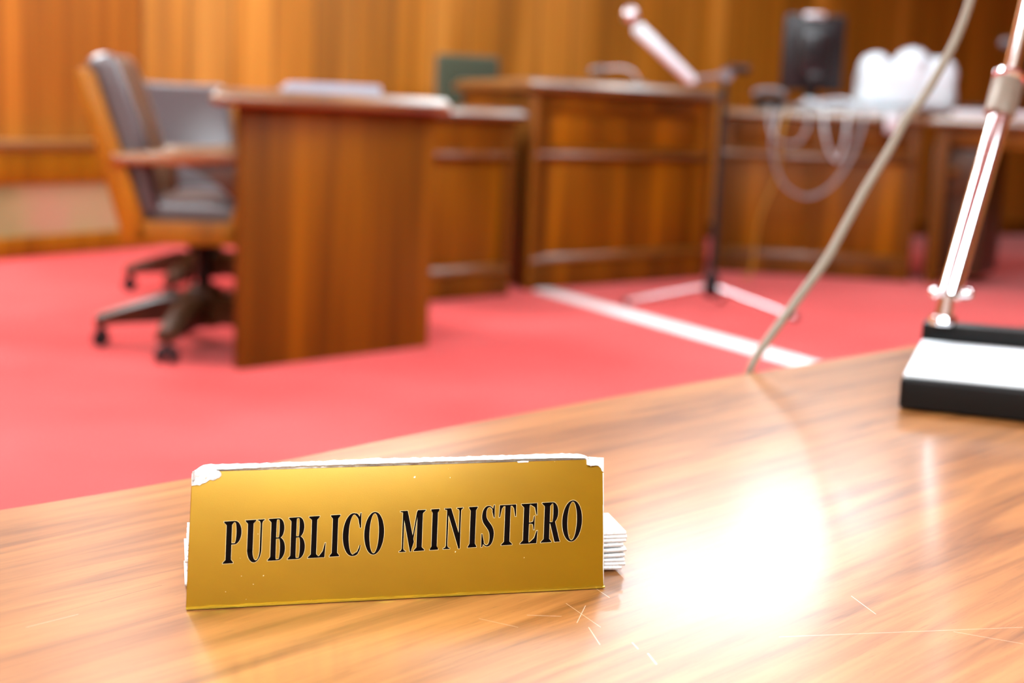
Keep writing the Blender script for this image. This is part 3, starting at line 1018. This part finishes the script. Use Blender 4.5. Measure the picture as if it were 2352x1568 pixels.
class Pen:
    def __init__(s, e=0.0):
        s.e = e; s.q = []

    def poly(s, pts):
        if s.e:
            pts = grow(pts, s.e)
        s.q.append([tuple(p) for p in pts])

    def rect(s, x0, y0, x1, y1):
        s.poly([(x0, y0), (x1, y0), (x1, y1), (x0, y1)])

    def ring(s, cx, cy, ro, ri_, a0, a1, cxi=None, cyi=None, n=28):
        e = s.e
        cxi = cx if cxi is None else cxi; cyi = cy if cyi is None else cyi
        P = []
        for i in range(n + 1):
            a = math.radians(a0 + (a1 - a0) * i / n)
            P.append(((cx + (ro[0] + e) * math.cos(a), cy + (ro[1] + e) * math.sin(a)),
                      (cxi + max(ri_[0] - e, .1) * math.cos(a), cyi + max(ri_[1] - e, .1) * math.sin(a))))
        for i in range(n):
            s.q.append([P[i][0], P[i + 1][0], P[i + 1][1], P[i][1]])

    def stroke(s, pts, ws):
        """variable-width ribbon along points"""
        V = [Vector(p) for p in pts]
        n = len(V); Lh = []
        for i in range(n):
            d = (V[min(i + 1, n - 1)] - V[max(i - 1, 0)]).normalized(); nn = Vector((-d.y, d.x))
            w = ws[i] / 2 + s.e
            Lh.append((V[i] + nn * w, V[i] - nn * w))
        for i in range(n - 1):
            s.q.append([tuple(Lh[i][0]), tuple(Lh[i + 1][0]), tuple(Lh[i + 1][1]), tuple(Lh[i][1])])

    def serif(s, x0, x1, a, b_, y, up):
        """bracketed serif from x0 to x1 at height y for a stem a..b_"""
        h = 10 * up; k_ = 24 * up
        s.poly([(x0, y), (x1, y), (x1, y + h * .6), (b_ + (x1 - b_) * .35, y + h), (b_, y + k_), (a, y + k_), (a - (a - x0) * .35, y + h), (x0, y + h * .6)] if up > 0 else
               [(x0, y), (x0, y + h * .6), (a - (a - x0) * .35, y + h), (a, y + k_), (b_, y + k_), (b_ + (x1 - b_) * .35, y + h), (x1, y + h * .6), (x1, y)])

    def stem(s, a, b_, l=14, r=14, bot=True, top=True):
        s.rect(a, 2, b_, HC - 2)
        if bot:
            s.serif(a - l, b_ + r, a, b_, 0, 1)
        if top:
            s.serif(a - l, b_ + r, a, b_, HC, -1)


def bez(p0, p1, p2, p3, n=14):
    return [((1 - t) ** 3 * p0[0] + 3 * (1 - t) ** 2 * t * p1[0] + 3 * (1 - t) * t * t * p2[0] + t ** 3 * p3[0],
             (1 - t) ** 3 * p0[1] + 3 * (1 - t) ** 2 * t * p1[1] + 3 * (1 - t) * t * t * p2[1] + t ** 3 * p3[1]) for t in [i / n for i in range(n + 1)]]


def bowl(p, x0, y0, y1, xr, thick, thin):
    cy = (y0 + y1) / 2; hy = (y1 - y0) / 2
    xm = x0 + (xr - x0) * .30
    p.rect(x0 - 4, y1 - thin, xm, y1); p.rect(x0 - 4, y0, xm, y0 + thin)
    p.ring(xm, cy, (xr - xm, hy), (xr - xm - thick, hy - thin), -90, 90)


def glyph(ch, w, e):
    p = Pen(e)
    if ch == 'P':
        p.stem(17, 52, 17, 14); bowl(p, 52, 118, HC, w, 33, 9)
    elif ch == 'U':
        p.rect(16, 70, 52, HC - 2); p.serif(0, 68, 16, 52, HC, -1)
        p.rect(95, 80, 107, HC - 2); p.serif(78, w, 95, 107, HC, -1)
        p.ring(61.5, 80, (45.5, 84), (22, 70), 180, 360, 73, 80)
        p.poly([(16, 82), (16, 70), (22, 60), (39, 60), (52, 82)])
    elif ch == 'B':
        p.stem(16, 50, 16, 4); bowl(p, 50, 138, HC, w - 8, 31, 8); bowl(p, 50, 0, 146, w, 33, 8)
    elif ch == 'L':
        p.stem(20, 54, 18, 15); p.rect(50, 0, w - 8, 9)
        p.poly([(60, 4), (w - 5, 0), (w, 92), (w - 5, 92), (w - 18, 40), (w - 40, 10), (60, 8)])
    elif ch == 'I':
        c = w / 2; p.stem(c - 17, c + 17, c - 17 - 1, c - 17 - 1)
    elif ch == 'O':
        p.ring(w / 2, HC / 2, (w / 2, HC / 2 + 5), (w / 2 - 33, HC / 2 - 5), 0, 360, n=64)
    elif ch == 'C':
        p.ring(w * .56, HC / 2, (w * .56, HC / 2 + 5), (w * .56 - 33, HC / 2 - 5), 62, 296, w * .60, HC / 2, 44)
        p.stroke(bez((w * .66, HC - 2), (w * .85, HC - 8), (w * .9, HC - 45), (w * .95, HC - 92)), [10] + [14] * 6 + [10] * 5 + [7] * 3)
        p.poly([(w - 8, HC + 4), (w - 2, HC + 4), (w - 1, HC - 92), (w - 7, HC - 92), (w - 16, HC - 40)])
        p.stroke(bez((w * .62, 3), (w * .85, 2), (w * .93, 35), (w * .97, 62)), [16] + [15] * 5 + [11] * 5 + [8] * 4)
    elif ch == 'M':
        p.rect(16, 4, 26, HC - 4); p.serif(0, 42, 17, 25, 0, 1)
        p.poly([(0, HC), (46, HC), (92, 62), (74, 0), (68, 0), (16, HC - 10), (0, HC - 6)])
        p.poly([(68, 0), (76, 0), (112, HC - 18), (112, HC), (104, HC - 10)])
        p.rect(108, 4, 142, HC - 2); p.serif(92, w, 108, 142, 0, 1)
        p.poly([(108, HC), (w, HC), (w, HC - 6), (142, HC - 22), (108, HC - 22)])
    elif ch == 'N':
        p.rect(16, 4, 26, HC - 4); p.serif(0, 42, 17, 25, 0, 1)
        p.poly([(0, HC), (42, HC), (w - 14, 70), (w - 14, -3), (w - 22, -3), (16, HC - 12), (0, HC - 6)])
        p.rect(w - 24, 0, w - 13, HC - 3); p.serif(w - 40, w, w - 23, w - 14, HC, -1)
    elif ch == 'S':
        path = (bez((w * .86, HC - 40), (w * .78, HC + 8), (w * .18, HC + 14), (w * .19, HC - 62)) +
                bez((w * .19, HC - 62), (w * .20, HC - 120), (w * .80, HC - 130), (w * .79, 70))[1:] +
                bez((w * .79, 70), (w * .80, -14), (w * .25, -12), (w * .10, 45))[1:])
        n = len(path)
        ws = []
        for i in range(n):
            u = i / (n - 1)
            ws.append(7 + 27 * max(0.0, math.sin(PI * min(1, max(0, (u - .10) / .80)))) ** 1.3)
        p.stroke(path, ws)
        p.poly([(w * .88, HC + 4), (w * .95, HC + 4), (w * .97, HC - 80), (w * .90, HC - 80), (w * .78, HC - 40)])
        p.poly([(w * .04, -3), (w * .12, -3), (w * .24, 30), (w * .10, 85), (w * .03, 85)])
    elif ch == 'T':
        c = w / 2; p.rect(c - 17, 4, c + 17, HC - 2); p.serif(c - 34, c + 34, c - 17, c + 17, 0, 1)
        p.rect(4, HC - 9, w - 4, HC)
        p.poly([(2, HC), (26, HC), (26, HC - 10), (16, HC - 24), (6, HC - 80), (0, HC - 80)])
        p.poly([(w - 2, HC), (w, HC - 80), (w - 6, HC - 80), (w - 16, HC - 24), (w - 26, HC - 10), (w - 26, HC)])
    elif ch == 'E':
        p.stem(17, 52, 17, 4); p.rect(50, HC - 9, w - 10, HC); p.rect(50, 0, w - 6, 9)
        p.poly([(60, HC), (w - 8, HC), (w - 5, HC - 78), (w - 11, HC - 78), (w - 22, HC - 28), (60, HC - 10)])
        p.poly([(60, 0), (w - 4, 0), (w, 84), (w - 6, 84), (w - 20, 36), (60, 10)])
        p.rect(50, 132, 80, 141); p.poly([(62, 141), (76, 146), (82, 182), (87, 182), (87, 90), (82, 90), (76, 128), (62, 132)])
    elif ch == 'R':
        p.stem(17, 52, 17, 14); bowl(p, 52, 126, HC, w - 16, 32, 9)
        p.poly([(56, 134), (86, 134), (w - 4, 12), (w, 6), (w, 0), (w - 34, 0), (54, 128)])
    return p.q


TXT = [('P', 30, 143), ('U', 165, 287), ('B', 312, 420), ('B', 438, 545), ('L', 563, 675), ('I', 700, 763), ('C', 780, 895), ('O', 915, 1040),
       ('M', 1138, 1297), ('I', 1330, 1385), ('N', 1415, 1533), ('I', 1568, 1625), ('S', 1650, 1735), ('T', 1760, 1867), ('E', 1898, 2005),
       ('R', 2028, 2148), ('O', 2158, 2283)]
CS = 860.0 / 2352.0


def t2p(x, y):
    """text coordinate (crop x at the foot, height) -> plate point"""
    y0 = 430 - .0665 * (x - 30); y1 = 163 - .059 * (x - 40)
    yy = y0 + (y1 - y0) * (y / HC)
    xx = x + .036 * y
    return nl(500 + xx * CS, 1140 + yy * CS)


def lettering(e, z):
    b = BM()
    for ch, x0, x1 in TXT:
        for q in glyph(ch, x1 - x0, e):
            pts = [t2p(x0 + p[0], p[1]) for p in q]
            try:
                vs = [b.verts.new((p.x, p.y, z)) for p in pts]
                f = b.faces.new(vs)
            except ValueError:
                continue
    bmesh.ops.triangulate(b, faces=b.faces[:])
    for f in b.faces:
        f.normal_update()
        if f.normal.z < 0:
            f.normal_flip()
    return b


def flat_obj(name, bm, m, par):
    me = bpy.data.meshes.new(name); bm.to_mesh(me); bm.free(); me.materials.append(m)
    o = bpy.data.objects.new(name, me); COL.objects.link(o); o.parent = par
    return o


flat_obj('lettering_outline', lettering(2.3, .00012), mat('pale_outline', L3(.85, .70, .35), .5), t)
flat_obj('lettering', lettering(0, .00022), mat('black_print', L3(.004, .002, .0015), .6, spec=.03), t)

# ---- wad of folded white card behind the plate
w0 = on_z(427, 1352, ZD); w1 = on_z(1434, 1314, ZD)
dv = (w1 - w0); Lw = dv.length; a = math.atan2(dv.y, dv.x)
b = BM()
rp = random.Random(3)
z = .0012
nsh = 9
for i in range(nsh):
    th = .0021
    dx = rp.uniform(-.0012, .0012) - (.0012 if i > 8 else 0)
    n = 24
    rows = []
    for j in range(n + 1):
        u = j / n
        lift = .0006 * math.sin(u * 9 + i) + (.0010 * i * (u - .5) ** 2)
        x = dx + (Lw - .001) * u + rp.uniform(-.0003, .0003) * (j in (0, n))
        wv = .034
        rows.append([b.verts.new((x, .0, z + lift)), b.verts.new((x, wv, z + lift + .0008)), b.verts.new((x, wv, z + lift + th + .0008)), b.verts.new((x, -.0006, z + lift + th * .5)), b.verts.new((x, 0, z + lift + th))])
    for j in range(n):
        A, B_ = rows[j], rows[j + 1]
        for (p, q) in ((0, 1), (1, 2), (2, 4), (4, 3), (3, 0)):
            b.faces.new((A[p], A[q], B_[q], B_[p]))
    for A in (rows[0], rows[-1]):
        b.faces.new((A[0], A[1], A[2], A[4], A[3]))
    z += th + .0003
tag(obj('folded_paper_wad', b, M_PAPER, smooth=False, loc=(w0.x, w0.y, ZD + .0004), rz=a), 'layered wad of folded white paper tucked behind the gold nameplate', 'paper')

# ------------------------------------------------------------------ desk lamp at the right
zb = ZD + .032
f0 = on_z(2070, 860, zb); f1 = on_z(2352, 888, zb); r0 = on_z(2045, 768, zb)
u = (f1 - f0).normalized(); v = Vector((-u.y, u.x, 0))
if v.dot(r0 - f0) < 0:
    v = -v
depth = (r0 - f0).dot(v)
wid = .16
t = thing('desk_lamp', 'desk lamp with black base, pale top plate and slanting chrome pole', 'lamp', (f0.x, f0.y, ZD), math.atan2(u.y, u.x))
b = BM(); box(b, (wid / 2, depth / 2, .0155), (wid, depth + .012, .029), .004, 3); obj('base', b, M_BLACK, t)
b = BM(); box(b, (wid / 2, depth / 2, .0315), (wid - .004, depth, .004), .0015, 2)
obj('top_plate', b, mat('pale_satin_plate', L3(.84, .95, 1.0), .8, spec=.05), t)
b = BM(); box(b, (wid / 2 - .008, depth - .012, .041), (wid - .018, .03, .022), .003, 2); obj('riser', b, M_BLACK, t)
TI = Matrix.Translation(t.location) @ Matrix.Rotation(t.rotation_euler[2], 4, 'Z')
TI = TI.inverted()
yl = (Matrix.Rotation(t.rotation_euler[2], 3, 'Z') @ Vector((wid * .45, depth - .012, 0)) + f0).y
def lp(px, py, dy=0.0):
    return TI @ at_y(px, py, yl + dy)
foot = lp(2166, 733)
foot.z = .052
b = BM(); tube(b, [foot, foot + Vector((0, 0, .004)), foot + Vector((0, 0, .009)), foot + Vector((0, 0, .010))], [.013, .015, .013, .008], 24)
tube(b, [foot + Vector((0, 0, .008)), lp(2177, 676)], [.009, .0075], 16)
obj('pivot', b, M_CHROME, t)
b = BM(); ball(b, lp(2147, 671), (.007, .007, .006)); ball(b, lp(2213, 674), (.011, .006, .0065)); tube(b, [lp(2147, 671), lp(2213, 674)], .004, 10)
obj('wing_nut', b, M_CHROME, t)
b = BM(); tube(b, [lp(2180, 680), lp(2299, 262, .075)], .0115, 28); obj('lower_tube', b, M_CHROME, t)
b = BM(); c0_ = lp(2295, 266, .074); c1_ = lp(2316, 186, .088)
tube(b, [c0_, c0_ + (c1_ - c0_) * .03, c1_ - (c1_ - c0_) * .03, c1_], [.015, .0165, .0165, .0155], 28)
obj('collar', b, mat('bronzed_metal', L3(.26, .22, .17), .4, .15), t)
b = BM(); c2_ = lp(2318, 180); dirn = (c1_ - c0_).normalized()
tube(b, [c1_, c1_ + dirn * .003, c1_ + dirn * .008, c1_ + dirn * .012], [.0165, .0185, .0175, .011], 28)
obj('collar_ring', b, M_CHROME, t)
b = BM(); e_ = lp(2319, 168, .091); dv2 = (lp(2352, 30, .098) - e_).normalized(); end = e_ + dv2 * .42
tube(b, [c1_, end], .0075, 20); obj('upper_tube', b, M_CHROME, t)
b = BM(); tube(b, [end + Vector((-.05, 0, .02)), end + Vector((-.045, 0, .03)), end + Vector((.16, -.02, .03)), end + Vector((.165, -.02, .0))], [.03, .035, .05, .05], 24)
obj('lamp_shade', b, M_BLACK, t)

# cable hanging beside the lamp pole
pts = []
yc = edge[8].y + .008
for (px, py, dy) in ((2262, -170, .10), (2236, -30, .09), (2208, 60, .085), (2170, 140, .08), (2120, 225, .075), (2080, 275, .07), (2045, 340, .065), (1990, 430, .055), (1940, 520, .045), (1895, 600, .035), (1830, 690, .025), (1775, 765, .015), (1740, 815, .008), (1720, 856, .004)):
    pts.append(at_y(px, py, yc + dy))
last = pts[-1]
pts += [last + Vector((-.004, .012, -.025)), last + Vector((-.005, .014, -.12)), last + Vector((-.005, .016, -.4))]
b = BM(); tube(b, smooth_path(pts, 6), .0048, 10)
top_w = TI.inverted() @ end
pts[0:1] = [top_w + Vector((0, .012, -.01)), top_w + Vector((-.05, .04, -.06)), at_y(2262, -170, yc + .10)]
b.free(); b = BM(); tube(b, smooth_path(pts, 6), .0048, 10)
tag(obj('hanging_cable', b, M_BEIGE), 'beige cable slanting down past the desk edge left of chrome lamp pole', 'cable')
